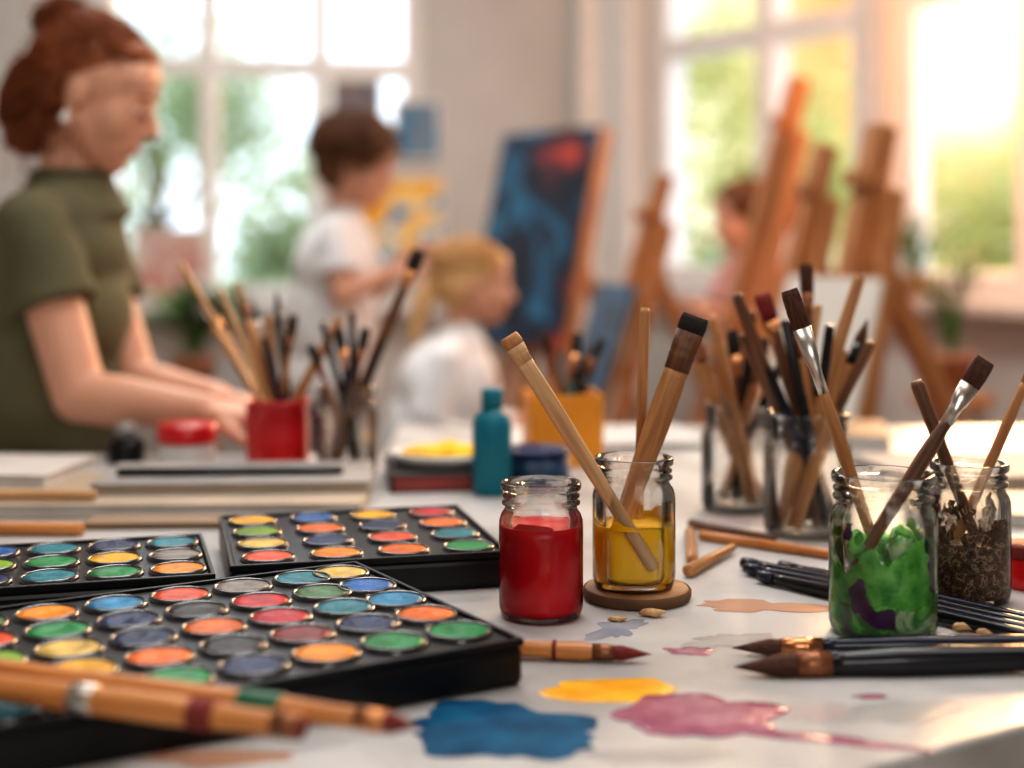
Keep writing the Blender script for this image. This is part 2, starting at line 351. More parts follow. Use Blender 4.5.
# ---------------------------------------------------------------- brushes
def brush(label, a, b, r, hm='wood1', fm='steel', bmn='bris', bl=.03, fl=.03, flat=False, group=None, name='paint_brush', cat='paint brush', taper=.4, flat_up=False, wide=1.35, band=None, hflat=1.0):
    a = V(a); b = V(b); L = (b-a).length
    t = thing(name, label, cat, a, 0, group); t.rotation_mode = 'QUATERNION'; t.rotation_quaternion = zmat(a, b, flat_up).to_quaternion()
    h = L-bl-fl; fy = .5 if flat else 1
    bm = bmesh.new(); k = .75 if flat else .8
    if hflat < 1: k = .95
    hf = hflat
    loft(bm, [(0,r*taper*.5,r*taper*.5*hf),(.002,r*taper,r*taper*hf),(h*.3,r*(.5+taper*.5)*.9,r*(.5+taper*.5)*.9*hf),(h*.7,r*.98,r*.98*hf),(h*.82,r,r*hf),(h*.95,r*k,r*k*hf),(h,r*k,r*k*hf)], 14)
    obj('handle', bm, M[hm], t)
    if fl:
        bm = bmesh.new(); w = r*wide if flat else r*.80
        loft(bm, [(h-.003,r*k*1.04,r*k*1.04*hf),(h+fl*.25,r*k*1.06,r*k*1.06*hf),(h+fl*.30,r*k*1.14,r*k*1.14*hf),(h+fl*.35,r*k*1.06,r*k*1.06*hf),(h+fl*.5,(r*k+w)/2*1.05,(r*k*hf+w*fy)/2*1.05),(h+fl,w*1.02,w*fy*1.0)], 16)
        obj('ferrule', bm, M[fm], t)
    if bl:
        bm = bmesh.new(); w = r*wide if flat else r*.78
        if flat: loft(bm, [(h+fl-.002,w*.96,w*fy*.9),(h+fl+bl*.4,w*1.04,w*fy*1.0),(h+fl+bl*.8,w*1.0,w*fy*.7),(L,w*.90,w*fy*.25)], 18)
        else: loft(bm, [(h+fl-.002,w*.92,w*.92),(h+fl+bl*.22,w*1.0,w*1.0),(h+fl+bl*.5,w*.68,w*.68),(h+fl+bl*.8,w*.28,w*.28),(L,w*.02,w*.02)], 14)
        obj('bristles', bm, M[bmn], t)
    if band:
        for (q0, q1, m_) in band:
            rb = r*1.05; bm = bmesh.new(); loft(bm, [(h*q0,rb*.97,rb*.97),(h*q0+.001,rb,rb),(h*q1-.001,rb,rb),(h*q1,rb*.97,rb*.97)], 16); obj('colour_band', bm, M[m_], t)
    return t
def stick(name, label, cat, a, b, r, mat, group=None, taper=1.0, seg=10, fl=1.0):
    a = V(a); b = V(b); L = (b-a).length; bm = bmesh.new()
    loft(bm, [(0,r*.85,r*.85*fl),(.001,r,r*fl),(L*.5,r*(1+taper)/2,r*(1+taper)/2*fl),(L-.004,r*taper,r*taper*fl),(L,r*taper*.8,r*taper*.7*fl)], seg)
    o = obj(name, bm, M[mat], None); o.location = a; o.rotation_mode = 'QUATERNION'; o.rotation_quaternion = zmat(a,b).to_quaternion()
    return tag(o, label, cat, group)
brush('flat brown-bristled brush with thin oak handle leaning left in green jar', (.284,1.058,.770), Wp(789,290,1.062), .0052, 'wood1','steel','bris', .030,.048, True, taper=.75)
brush('brush with dark square bristles leaning right in green jar', (.247,1.040,.795), Wp(986,360,1.045), .0058, 'wood2','steel','bris', .022,.030, True, taper=.8)
stick('paint_brush','dark wooden brush handle leaning left in brown water jar','paint brush',(.389,1.150,.762),Wp(916,381,1.152),.0042,'wood2',taper=1.35)
brush('slim brush leaning right out of the brown water jar', (.350,1.156,.770), Wp(1046,335,1.158), .0045, 'wood1','copper','brisd', .02,.02, taper=.9)
brush('flat pale wooden brush leaning far left in yellow jar', (.1130,1.1255,.779), (-.0030,1.1262,.964), .0068, 'wood3','wood3','wood1', .010,.012, True, taper=.75, wide=1.15, hflat=.4)
brush('thick flat wooden brush with dark tip leaning right in yellow jar', (.0765,1.150,.777), Wp(696,316,1.156), .0105, 'wood1','wood2','brisd', .014,.030, True, taper=.65, wide=1.08, hflat=.5)
stick('wooden_dowel','thin straight pale dowel upright in yellow jar','stick',(.103,1.173,.772),Wp(645,308,1.173),.0042,'wood1')
brush('large black-handled brush with dark pointed tip lying nearest table edge', (.470,.962,TZ+.0115), (.147,.944,TZ+.0065), .0105,'blackh','brownf','bris', .042,.020, taper=.6)
brush('slimmer black-handled brush lying in front of green jar', (.500,1.000,TZ+.0085), (.153,.992,TZ+.0055), .0075,'navyh','copper','bris', .034,.026, taper=.6)
brush('short bamboo brush with red tip lying below the red jar', (.003,.985,TZ+.0072), (.096,.975,TZ+.006), .0066,'wood4','brownf','brisr', .026,.012, taper=.9, band=[(.45,.50,'brisr')])
dirp = V((.192,-.22,0)).normalized(); perp = V((-.22,-.192,0)).normalized()
for i in range(4):
    c = V((pR.x,pR.y,0)) + perp*(.0435+.0135*i); off = [.16,.19,.175,.15][i]
    a = c - dirp*off; b = c + dirp*(.13+.01*i)
    brush(['dark pen brush lying on the table closest to the brown jar','second dark pen brush from the brown jar, between the two jars','third dark pen brush from the brown jar, lying between jars','dark pen brush lying closest behind the green jar'][i],
        (b.x,b.y,TZ+.0068),(a.x,a.y,TZ+.0062),.0062,'blackh' if i%2 else 'navyh','navyh','brisd',.004,.012,group='black pen brushes between the jars',taper=.7)
brush('thick orange bamboo brush lying across front paint set, dark red band', (-.47,.857,.7915), (-.104,.724,.7915), .0080,'wood4','brownf','brisr',.004,.012,taper=.9,band=[(.66,.70,'steel'),(.86,.90,'brisr')])
M['greenband'] = pm('green_band', (.015,.13,.06), .4, var=.1)
brush('thinner bamboo brush with green band and red tip over paint set', (-.42,.872,.7910), (-.048,.728,.7910), .0070,'wood4','copper','brisr',.018,.014,taper=.9,band=[(.80,.87,'greenband')])
stick('brush_stub','stubby pale wooden brush end beside the coaster','wood piece', Tp(688,578)+V((0,0,.006)), Tp(734,553)+V((0,0,.006)), .0058,'wood1',taper=.6)
stick('wooden_stick','long orange wooden stick lying behind the coaster','stick', Tp(700,540)+V((0,0,.005)), Tp(838,561)+V((0,0,.005)), .0048,'wood4')
stick('wooden_stick','short pale stick lying end-on right of yellow jar','stick', Tp(692,566)+V((0,0,.005)), Tp(690,536)+V((0,0,.005)), .0052,'wood1')
stick('wooden_stick','dark brown stick lying across behind the orange stick','stick', Tp(690,528)+V((0,0,.005)), Tp(775,545)+V((0,0,.005)), .0046,'wood2')
for (px,py,l,s) in ((652,617,'pale wood shaving beside the coaster edge',1),(966,631,'nut-brown wood chip lying right of green jar',1.1),(990,636,'pale wood chip furthest right near jar',1),(617,622,'flake of wood in front of coaster',.7)):
    p = Tp(px,py); bm = bmesh.new(); ell(bm, (0,0,.0035*s), (.010*s,.005*s,.0035*s), sub=2, disp=.5); o = obj('wood_chip', bm, M['wood3'] ); o.location = p; o.rotation_euler=(0,0,random.uniform(-.5,.5)); tag(o, l, 'wood chip', 'wood chips on the table')
t = thing('paint_pot', 'small red paint pot at right edge beyond brown jar', 'paint pot', (.432,1.19,TZ))
bm = bmesh.new(); lathe(bm, [(0,0),(.019,0),(.020,.002),(.020,.024),(.018,.026),(0,.026)], 32); obj('pot', bm, M['redcup'], t)
bm = bmesh.new(); lathe(bm, [(0,.0262),(.0205,.0262),(.021,.028),(.021,.035),(.019,.037),(0,.037)], 32); obj('lid', bm, M['brisr'], t)

# ---------------------------------------------------------------- paint sets
cols = {'navy':(.008,.028,.11),'black':(.012,.012,.016),'red':(.62,.012,.014),'olive':(.07,.20,.07),'blue':(.004,.12,.42),'teal':(.0,.22,.29),'orange':(.92,.18,.008),'crimson':(.50,.008,.02),
 'maroon':(.20,.02,.02),'amber':(.95,.30,.0),'green':(.004,.28,.07),'yellow':(.95,.48,.0),'grey':(.27,.24,.21),'cream':(.82,.56,.13),'coral':(.82,.09,.025),'lime':(.24,.46,.02),'sky':(.01,.24,.48),'dgreen':(.0,.13,.09),'tan':(.50,.30,.12)}
for k, c in cols.items(): M['p_'+k] = pm(k+'_watercolour', c, .38, scale=45, col2=tuple(x*.50 for x in c), bump=1.0, bscale=60, spec=.22)
def paintset(label, corner, ang, W, D, pans, H=.03, flap=False):
    t = thing('watercolour_set', label, 'paint set', (corner[0],corner[1],TZ), math.radians(ang))
    bm = bmesh.new(); box(bm, -W, 0, 0, D, 0, H-.004); obj('tray', bm, M['black'], t, False, .005)
    bm = bmesh.new(); box(bm, -W+.004, -.004, .004, D-.004, H-.0038, H-.0015); obj('pan_plate', bm, M['black'], t, False, .001)
    bm = bmesh.new(); w=.0035
    for b_ in ((-W,0,0,w),(-W,0,D-w,D),(-W,-W+w,w,D-w),(-w,0,w,D-w)): box(bm, b_[0], b_[1], b_[2], b_[3], H-.0045, H+.001)
    obj('raised_edge', bm, M['black'], t, False, .0008)
    for x, y, cn, r in pans:
        x = min(max(x, -W+r+.005), -r-.005); y = min(max(y, r+.005), D-r-.005)
        bm = bmesh.new(); lathe(bm, [(r*.86,-.0012),(r*.89,.0018),(r*.94,.0026),(r*1.0,.0018),(r*1.03,-.0012)], 40, (x,y,H-.0005)); pn = obj('paint_pan', bm, M['blackrim'], t)
        bm = bmesh.new(); lathe(bm, [(r*.88,-.0010),(r*.87,.0008),(r*.6,.0006),(r*.3,.0001),(0,0)], 36, (x,y,H+.0002)); obj('paint', bm, M['p_'+cn], pn)
    bm = bmesh.new()
    for q in (.3,.7): cap(bm, (-W*q-.02, D+.002, H-.006), (-W*q+.02, D+.002, H-.006), .0025, .0025, 10)
    obj('hinge', bm, M['steel'], t)
    if flap:
        bm = bmesh.new(); box(bm, -W, -.20, D+.0045, D+.020, .001, .020); obj('lid_flap', bm, M['black'], t, False, .003)
    return t
ra = .0222
cA = [['green','green','amber','navy','green','coral','teal','red','blue'],['orange','navy','maroon','black','orange','yellow','navy','green','coral'],
      ['sky','teal','crimson','orange','navy','cream','lime','blue','teal'],['blue','olive','red','black','navy','green','coral','amber','navy'],['cream','teal','grey','coral','sky','amber','olive','red','black']]
A = [(-.028-.0480*i+.004*j, .038+.0478*j-.001*i, cA[j][i], ra) for j in range(5) for i in range(9)]
paintset('front open black watercolour set with round pans, brushes across it', (.008,.926), 31, .49, .260, A, flap=True)
cB = [['amber','green','teal','navy','coral'],['grey','yellow','green','lime','navy'],['teal','navy','teal','blue','orange']]
B = [(-.027-.0485*i, .028+.0505*j, cB[j][i], ra) for j in range(3) for i in range(5)]
paintset('left open black watercolour set with green and yellow round pans', (-.2300,1.104), 16, .275, .160, B)
cn = [['green','orange','amber','coral'],['teal','coral','navy','cream'],['orange','navy','orange','lime'],['crimson','yellow','blue','yellow']]
Cg = [(-.029-.0560*i-.001*j, .028+.0515*j, cn[j][i], ra) for j in range(4) for i in range(4)]
paintset('back open black watercolour set behind the front one, beside red jar', (-.002,1.186), 14, .229, .214, Cg)

# ---------------------------------------------------------------- paint puddles
M['pu_y'] = pm('wet_yellow', (.90,.48,.02), .25, scale=30, col2=(.78,.32,.0), spec=.3)
M['pu_p'] = pm('wet_pink', (.42,.16,.23), .20, scale=40, col2=(.28,.07,.13), spec=.35)
M['pu_b'] = pm('dry_blue', (.010,.11,.22), .6, scale=30, col2=(.004,.05,.12), spec=.08)
M['pu_o'] = pm('salmon_smear', (.46,.24,.15), .5, scale=30, col2=(.42,.26,.18), spec=.2)
M['pu_g'] = pm('grey_blue_smear', (.20,.22,.27), .5, scale=30, col2=(.34,.34,.36), spec=.2)
M['pu_s'] = pm('faint_grey_stain', (.33,.32,.32), .4, scale=30, col2=(.39,.38,.37))
M['pu_k'] = pm('faint_pink_stain', (.42,.34,.34), .4, scale=30, col2=(.46,.40,.39))
def puddle(label, px, py, rx, ry, mat, ang=0, seed=0, h=.0008, rough=.35, z=TZ):
    c = Tp(px, py, z); bm = bmesh.new(); N = 110; rings = []
    for (k, zz) in ((1,0.0002),(.985,h*.6),(.95,h),(.6,h*1.1)):
        ring = []
        for i in range(N):
            a = 2*PI*i/N; q = 1+rough*noise.noise(V((math.cos(a)*1.6,math.sin(a)*1.6,seed)))+rough*.28*noise.noise(V((math.cos(a)*4.5,math.sin(a)*4.5,seed+5)))
            ring.append(bm.verts.new((rx*q*k*math.cos(a), ry*q*k*math.sin(a), zz)))
        rings.append(ring)
    for a, b in zip(rings, rings[1:]):
        for i in range(N): bm.faces.new((a[i],a[(i+1)%N],b[(i+1)%N],b[i]))
    bm.faces.new(rings[-1])
    o = obj('paint_puddle', bm, M[mat]); o.location = c; o.rotation_euler = (0,0,ang); return tag(o, label, 'paint spill')
puddle('wet yellow paint puddle on table between blue and pink spills', 612, 691, .044, .024, 'pu_y', .1, 1)
puddle('wet pink paint puddle, widest spill left of black brushes', 700, 716, .050, .036, 'pu_p', .0, 2, .0016)
puddle('thin pink streak trailing right from the pink puddle', 810, 738, .052, .008, 'pu_p', -.3, 4, .0006, .6)
puddle('small pink drip between yellow puddle and bamboo brush', 690, 651, .018, .008, 'pu_p', 0, 3, .0006, .6)
puddle('tiny crimson drip near tip of the large black brush', 872, 697, .012, .004, 'pu_p', 0, 6, .0006, .6)
puddle('ragged matte blue paint patch beside the front paint set', 500, 730, .064, .044, 'pu_b', -.25, 8, .0008, .5)
puddle('salmon paint smear on table right of the coaster', 755, 607, .044, .020, 'pu_o', -.1, 9, .0005, .6)
puddle('grey-blue paint smear in front of the coaster', 618, 628, .018, .026, 'pu_g', -.5, 10, .0005, .9)
puddle('faint brown stain at bottom edge near the foreground brushes', 215, 757, .040, .012, 'pu_o', 0, 12, .0005, .6)
puddle('faint grey dried stain between coaster and black brushes', 735, 640, .035, .018, 'pu_s', .2, 14, .0004, .7)
puddle('faint grey dried stain near right front table edge', 900, 712, .040, .014, 'pu_s', .3, 15, .0004, .7)
puddle('faint pinkish dried stain just above the pink streak', 812, 712, .028, .012, 'pu_k', .3, 21, .0004, .8)
puddle('faint grey dried stain at bottom edge below pink streak', 660, 755, .045, .012, 'pu_s', .1, 18, .0004, .7)
puddle('faint pinkish dried stain on table behind the orange stick', 745, 522, .050, .020, 'pu_k', .1, 19, .0004, .8)

# ---------------------------------------------------------------- left papers and books
def book(name, label, cat, cx, cy, w, d, z, h, ang, cm, pmn='paper', group=None):
    t = thing(name, label, cat, (cx,cy,z), math.radians(ang), group)
    bm = bmesh.new(); box(bm, -w/2+.003, w/2-.003, -d/2+.003, d/2-.003, .0015, h-.0015); obj('pages', bm, M[pmn], t, False)
    bm = bmesh.new(); box(bm, -w/2, w/2, -d/2, d/2, h-.002, h); box(bm, -w/2, w/2, -d/2, d/2, 0, .002); box(bm, -w/2-.001, -w/2+.002, -d/2, d/2, 0, h); obj('cover', bm, M[cm], t, False, .0006)
    return t
M['boardw'] = pm('pale_board', (.44,.35,.26), .6, var=.08, scale=10)
M['boardb'] = pm('brown_board', (.30,.20,.12), .6, var=.08, scale=10)
M['greyc'] = pm('grey_cover', (.32,.31,.30), .7, var=.05)
M['redc'] = pm('red_cover', (.35,.06,.05), .6, var=.05)
book('sketchbook','wide sketchbook with pale tan cover behind the left paint set','sketchbook',-.46,1.585,.60,.21,TZ,.014,2,'boardw')
book('sketchbook','grey covered sketchbook lying on top of the tan one','sketchbook',-.31,1.62,.30,.15,TZ+.0142,.012,4,'greyc','boardw')
book('paper_pad','white drawing pad at far left beside seated woman','drawing pad',-.64,1.67,.26,.15,TZ+.0142,.014,-6,'paper')
book('drawing_board','thin brown board lying in front of the tan sketchbook','drawing board',-.31,1.449,.24,.045,TZ,.007,3,'boardb','boardb')
stick('wooden_stick','tan drawing stick lying behind left paint set near frame edge','stick',(-.75,1.40,TZ+.007),(-.42,1.395,TZ+.007),.0065,'wood4')
stick('wooden_stick','pale round stick lying on the tan sketchbook at far left','stick',(-.72,1.515,TZ+.0205),(-.44,1.505,TZ+.0205),.0055,'wood3')
stick('black_pencil','long black pencil lying on the grey sketchbook','pencil',(-.44,1.585,TZ+.0312),(-.19,1.60,TZ+.0312),.0045,'blackh')
t = book('sheet_pad','loose white paper pad near front table edge beneath brushes','paper', -.17,.655,.24,.10,TZ,.003,-8,'paper')
book('closed_book','dark book with red edge under the white palette','book',-.055,1.72,.19,.16,TZ,.020,8,'black','redc')
t = thing('mixing_palette','white mixing palette with yellow paint on the dark book','palette',(-.080,1.74,TZ+.0204),.1)
bm = bmesh.new(); lathe(bm, [(0,0),(.062,0),(.070,.012),(.066,.014),(.058,.004),(0,.003)], 40); obj('dish', bm, M['white'], t)
bm = bmesh.new(); ell(bm, (0,0,.008), (.052,.040,.014), disp=.4); obj('paint', bm, M['yelp'], t)
book('paper_pad','white paper pad on the side table behind the blue tin','drawing pad',.12,2.10,.30,.20,.7432,.010,8,'paper')
book('closed_book','brown book lying on the side table behind brush jars','book',.44,2.10,.22,.18,.7432,.022,-10,'boardb')
book('paper_pad','stack of pale paper on the table behind the brown jar','drawing pad',.60,1.75,.30,.20,TZ,.016,10,'greyc','boardw')
book('closed_book','tan book at right edge of work table behind jars','book',.52,1.50,.20,.14,TZ,.014,-14,'boardw')

# containers
def cup(name, label, cat, c, R, H, mat, group=None, lip=.002):
    t = thing(name, label, cat, c, 0, group); bm = bmesh.new()
    lathe(bm, [(0,0),(R*.93,0),(R*.96,.003),(R*.98,H*.5),(R,H*.96),(R*1.03,H*.965),(R*1.03,H*.99),(R*.99,H),(R*.95,H*.99),(R*.93,H*.5),(R*.91,.006),(0,.005)], 40)
    obj('cup_wall', bm, M[mat], t); return t
cr_ = Tp(278,472); cup('metal_cup','round red enamel cup full of brushes','cup',cr_,.040,.092,'redcup')
cj = Tp(347,474); jar('tall glass jar of brushes standing right of red cup', cj, .038, .108)
cy_ = Tp(562,462); t = thing('pencil_box','square orange-yellow box holding short brushes','brush holder',cy_,.1)
bm = bmesh.new(); w=.047; h=.092
for b_ in ((-w,w,-w,-w+.004),(-w,w,w-.004,w),(-w,-w+.004,-w+.004,w-.004),(w-.004,w,-w+.004,w-.004)): box(bm,b_[0],b_[1],b_[2],b_[3],0,h)
box(bm,-w+.004,w-.004,-w+.004,w-.004,0,.004); obj('box_wall', bm, M['yellowbox'], t, False, .001)
c3 = V((.244,1.53,TZ)); jar('glass jar of brushes behind, nearest to the orange box', c3, .040, .114)
c4 = V((.292,1.405,TZ)); jar('glass jar crammed with dark brushes behind the green jar', c4, .043, .120)
t = thing('paint_bottle','teal plastic paint bottle with narrow cap','bottle',Tp(492,494))
bm = bmesh.new(); lathe(bm, [(0,0),(.020,0),(.0225,.003),(.0225,.078),(.021,.088),(.013,.096),(.010,.098),(.010,.104),(0,.104)], 36); obj('bottle_body', bm, M['teal'], t)
bm = bmesh.new(); lathe(bm, [(0,.0985),(.0125,.0985),(.0125,.118),(.011,.121),(0,.121)], 24); obj('cap', bm, M['teal'], t)
t = thing('paint_tin','short dark blue round tin behind the red jar','paint tin',Tp(537,487))
bm = bmesh.new(); lathe(bm, [(0,0),(.038,0),(.0385,.002),(.0385,.038),(0,.038)], 36); obj('tin_body', bm, M['bluetin'], t)
bm = bmesh.new(); lathe(bm, [(0,.0382),(.0400,.0382),(.0400,.043),(.038,.046),(.035,.043),(0,.043)], 36); obj('lid', bm, M['p_navy'], t)
t = thing('paint_pot','white paint pot with a red screw lid left of red cup','paint pot',Tp(187,468))
bm = bmesh.new(); lathe(bm, [(0,0),(.034,0),(.036,.003),(.036,.030),(.033,.034),(0,.034)], 36); obj('pot', bm, M['white'], t)
bm = bmesh.new(); lathe(bm, [(0,.0345),(.0375,.0345),(.038,.036),(.038,.054),(.036,.057),(0,.057)], 36); obj('lid', bm, M['redcup'], t)
t = thing('ink_bottle','small squat black ink bottle beside the red-lidded pot','bottle',Tp(126,462))
bm = bmesh.new(); lathe(bm, [(0,0),(.022,0),(.024,.003),(.024,.026),(.014,.034),(0,.034)], 30); obj('bottle_body', bm, M['black'], t)
bm = bmesh.new(); lathe(bm, [(0,.0345),(.0125,.0345),(.0125,.05),(0,.05)], 24); obj('cap', bm, M['greyc'], t)

def bundle(c, R, H, items, group, label):
    zb = c.z+.009
    for k, (px, py, r, hm, tip) in enumerate(items):
        T = Wp(px, py, c.y + .016*((k*37)%5-2)/2)
        h = V((T.x-c.x, T.y-c.y, 0)); hd = h.normalized() if h.length > 1e-4 else V((1,0,0))
        pr = V((-hd.y, hd.x, 0))*(((k*53)%7)-3)/3*R*.5
        lim = R*.82-r
        base = V((c.x,c.y,zb)) - hd*min(lim*.95, h.length*.6) + pr
        d = V((base.x-c.x, base.y-c.y, 0))
        if d.length > lim: d = d.normalized()*lim; base = V((c.x+d.x, c.y+d.y, zb))
        q = (H-.009)/(T.z-zb); rim = base.lerp(T, q); dr = V((rim.x-c.x, rim.y-c.y, 0))
        if dr.length > R*.80-r:
            dr = dr.normalized()*(R*.80-r); rim = V((c.x+dr.x,c.y+dr.y,rim.z)); T = base + (rim-base)/q
        col = {'wood1':'oak','wood2':'dark walnut','wood3':'pale birch','wood4':'orange','blackh':'black','navyh':'navy'}[hm]
        if tip:
            fm = ['brownf','steel','copper','blackh'][k%4]
            brush('%s-handled brush, tip up, %s' % (col, label), base, T, r, hm, fm, tip, .028, .020, k % 2 == 0, group=group, taper=.8, wide=1.15)
        else:
            stick('paint_brush', '%s brush standing handle up %s' % (col, label), 'paint brush', base, T, r, hm, group, taper=.75)
bundle(cr_, .040, .092, [(180,262,.0050,'wood3',None),(190,285,.005,'wood2','brisd'),(204,298,.0052,'wood1','bris'),(220,290,.005,'wood3',None),(236,282,.0052,'wood3','brisw'),(252,298,.005,'navyh','brisd'),(268,315,.0048,'wood1',None),(276,288,.005,'blackh','brisd'),(294,315,.005,'wood1','bris'),(345,318,.0080,'wood1',None),(212,325,.005,'wood1',None),(246,320,.005,'wood1',None)], 'brushes in the red cup', 'in the red enamel cup')
bundle(cj, .038, .108, [(310,345,.0048,'wood1','brisd'),(322,322,.0054,'blackh',None),(338,328,.0058,'blackh','brisd'),(352,312,.0055,'navyh',None),(366,328,.0056,'wood2','brisd'),(384,340,.005,'blackh',None),(420,250,.0076,'wood2','brisd')], 'brushes in the jar right of the red cup', 'in jar right of red cup')
bundle(cy_, .048, .092, [(546,335,.005,'wood1','bris'),(560,350,.005,'wood2',None),(578,333,.0055,'wood2','brisd'),(590,345,.0055,'wood1','bris'),(603,340,.005,'blackh','brisd'),(570,378,.006,'navyh','brist'),(548,372,.005,'wood3',None),(598,360,.0055,'wood1','bris')], 'brushes in the orange box', 'in the square orange box')
bundle(c3, .040, .114, [(684,318,.0080,'wood1','bris'),(712,316,.0062,'wood1',None),(732,330,.0062,'wood2','brisd'),(752,312,.0062,'blackh',None),(664,362,.0068,'wood1',None),(790,355,.0062,'blackh',None),(722,342,.0056,'wood3',None),(700,352,.0060,'blackh','brisd'),(765,338,.0055,'wood1','bris')], 'brushes in the jar beside the orange box', 'in jar nearest the orange box')
bundle(c4, .043, .120, [(728,294,.0078,'wood2',None),(744,318,.0064,'navyh',None),(762,294,.0076,'wood2','brisr'),(785,320,.0064,'blackh',None),(806,264,.0058,'wood2','bris'),(830,325,.0064,'blackh',None),(860,276,.0080,'wood1',None),(888,318,.0076,'wood1','bris'),(796,306,.0060,'wood1','brisr'),(776,330,.0058,'wood2',None),(876,342,.0066,'wood2',None),(738,335,.0064,'wood2',None),(818,304,.0064,'wood3',None),(755,345,.0058,'blackh',None),(844,350,.0064,'wood1',None)], 'brushes in the jar behind the green jar', 'in crammed jar behind green jar')

# ---------------------------------------------------------------- easels
def easel(label, bx, by, H, lean, yaw, canvas=None, back=.55, bw=1.0, sp=.23, th=.026, traz=.5):
    t = thing('easel', label, 'easel', (bx,by,0), math.radians(yaw))
    tx = H*math.tan(lean)
    for s in (-1,1):
        bm = bmesh.new(); beam(bm, (0,s*sp,0), (tx*.90,s*.040,H*.90), .032*bw, .024*bw); obj('front_leg', bm, M['woode'], t, False, .002)
    bm = bmesh.new(); beam(bm, (tx*.25-.03,0,H*.25), (tx-.03,0,H), .040*bw, .042*bw); obj('mast', bm, M['woode'], t, False, .002)
    bm = bmesh.new(); beam(bm, (tx*.80+.02,0,H*.80), (tx*.80+back,0,0), .032*bw, .034*bw); obj('back_leg', bm, M['woode'], t, False, .002)
    zt = H*traz; xt = tx*traz
    bm = bmesh.new(); box(bm, xt-.09, xt-.025, -.20, .20, zt-.010, zt+.008); box(bm, xt-.09, xt-.082, -.20, .20, zt+.008, zt+.020); obj('tray', bm, M['woode'], t, False, .002)
    bm = bmesh.new(); box(bm, xt*.5-.005, xt*.5+.025, -.15, .15, zt*.5-.02, zt*.5+.02); obj('crossbar', bm, M['woode'], t, False, .002)
    bm = bmesh.new(); box(bm, tx*.92-.075, tx*.92-.01, -.03, .03, H*.92-.015, H*.92+.015); obj('top_clamp', bm, M['woode'], t, False, .002)
    if canvas:
        w, h, mat, lab = canvas
        R_ = Matrix.Translation((bx,by,0)) @ Matrix.Rotation(math.radians(yaw),4,'Z') @ Matrix.Translation((xt-.045-th,0,zt+.0085)) @ Matrix.Rotation(lean,4,'Y')
        c = bpy.data.objects.new('canvas', None); C.objects.link(c); c.matrix_world = R_; tag(c, lab, 'canvas')
        bm = bmesh.new(); box(bm, 0, .010, -w/2, w/2, 0, h); obj('painted_face', bm, M[mat], c, False, .002)
        bm = bmesh.new()
        for b_ in ((-w/2,w/2,0,.03),(-w/2,w/2,h-.03,h),(-w/2,-w/2+.03,.03,h-.03),(w/2-.03,w/2,.03,h-.03)): box(bm,.0102,th,b_[0],b_[1],b_[2],b_[3])
        obj('stretcher_frame', bm, M['wood1'], c, False)
    return t
M['art1'] = abstract('dark_abstract', [(.008,.014,.03),(.02,.13,.24),(.008,.02,.045),(.006,.010,.02),(.10,.02,.03),(.45,.05,.03),(.03,.012,.02)], 3.6, .5, p0=.33, p1=.68)
M['art2'] = abstract('blue_abstract', [(.02,.03,.06),(.03,.08,.15),(.015,.02,.035),(.08,.12,.17)], 8, 1)
M['art3'] = abstract('yellow_blue_abstract', [(.02,.14,.34),(.04,.27,.50),(.70,.62,.45),(.80,.46,.04),(.72,.34,.03)], 7, .4, p0=.36, p1=.60)
M['art4'] = abstract('blue_sea_painting', [(.03,.10,.22),(.04,.22,.38),(.30,.20,.10),(.02,.08,.2)], 9, 1)
M['art5'] = abstract('brown_portrait', [(.05,.10,.16),(.22,.15,.11),(.08,.11,.16),(.28,.22,.17)], 12, 1)
M['art6'] = abstract('red_white_picture', [(.60,.50,.46),(.50,.20,.16),(.62,.52,.48),(.40,.24,.22)], 10, 1)
easel('nearest pine easel on the right with white canvas, tilted mast', .46, 2.66, 1.26, math.radians(13.5), 20, (.32,.34,'canvasw','plain white canvas on the nearest right easel'), sp=.18, bw=1.15)
easel('tallest easel of the right cluster, directly beside the far child', .40, 3.80, 1.48, math.radians(16), 12, bw=1.3, sp=.20, back=.35)
easel('small pine easel beside the seated girl holding a blue canvas', .04, 3.42, 1.20, math.radians(17.5), 14, (.28,.34,'art2','small dark blue canvas on easel facing the girl'), sp=.18, back=.46)
easel('tall pine easel in room corner carrying the large dark painting', -.05, 4.42, 1.40, math.radians(13), 38, (.48,.70,'art1','large dark abstract painting in blue and red on corner easel'), th=.06)
easel('pine easel without canvas, right behind the white canvas', .42, 3.20, 1.26, math.radians(16), 20, sp=.15, back=.3, bw=1.1)

# wall pictures
def wallpic(label, px0, px1, py0, py1, mat, off=-.03, name='framed_picture'):
    def s_of(px): k=(px-512)/F; return (OL[0]-OL[1]*k)/(.9903-.139*k)
    s0, s1 = s_of(px1), s_of(px0); Yc = OL[1]-.139*(s0+s1)/2 - .02
    z1 = CZ-(py0-240)*Yc/F; z0 = CZ-(py1-240)*Yc/F
    sc=(s0+s1)/2; base=(OL[0]+dL[0]*sc+nL[0]*off, OL[1]+dL[1]*sc+nL[1]*off)
    t = thing(name, label, 'picture', (base[0],base[1],z0), math.atan2(dL[1],dL[0])+PI)
    w=s1-s0; h=z1-z0
    bm = bmesh.new(); box(bm, -w/2+.008, w/2-.008, -.006, .006, .008, h-.008); obj('picture_panel', bm, M[mat], t, False)
    bm = bmesh.new()
    for b_ in ((-w/2,w/2,0,.01),(-w/2,w/2,h-.01,h),(-w/2,-w/2+.01,.01,h-.01),(w/2-.01,w/2,.01,h-.01)): box(bm,b_[0],b_[1],-.012,.012,b_[2],b_[3])
    obj('picture_frame', bm, M['frame'], t, False); return t
wallpic('small blue painting hanging high on back wall right of boy', 393,440,100,160,'art4',-.013)
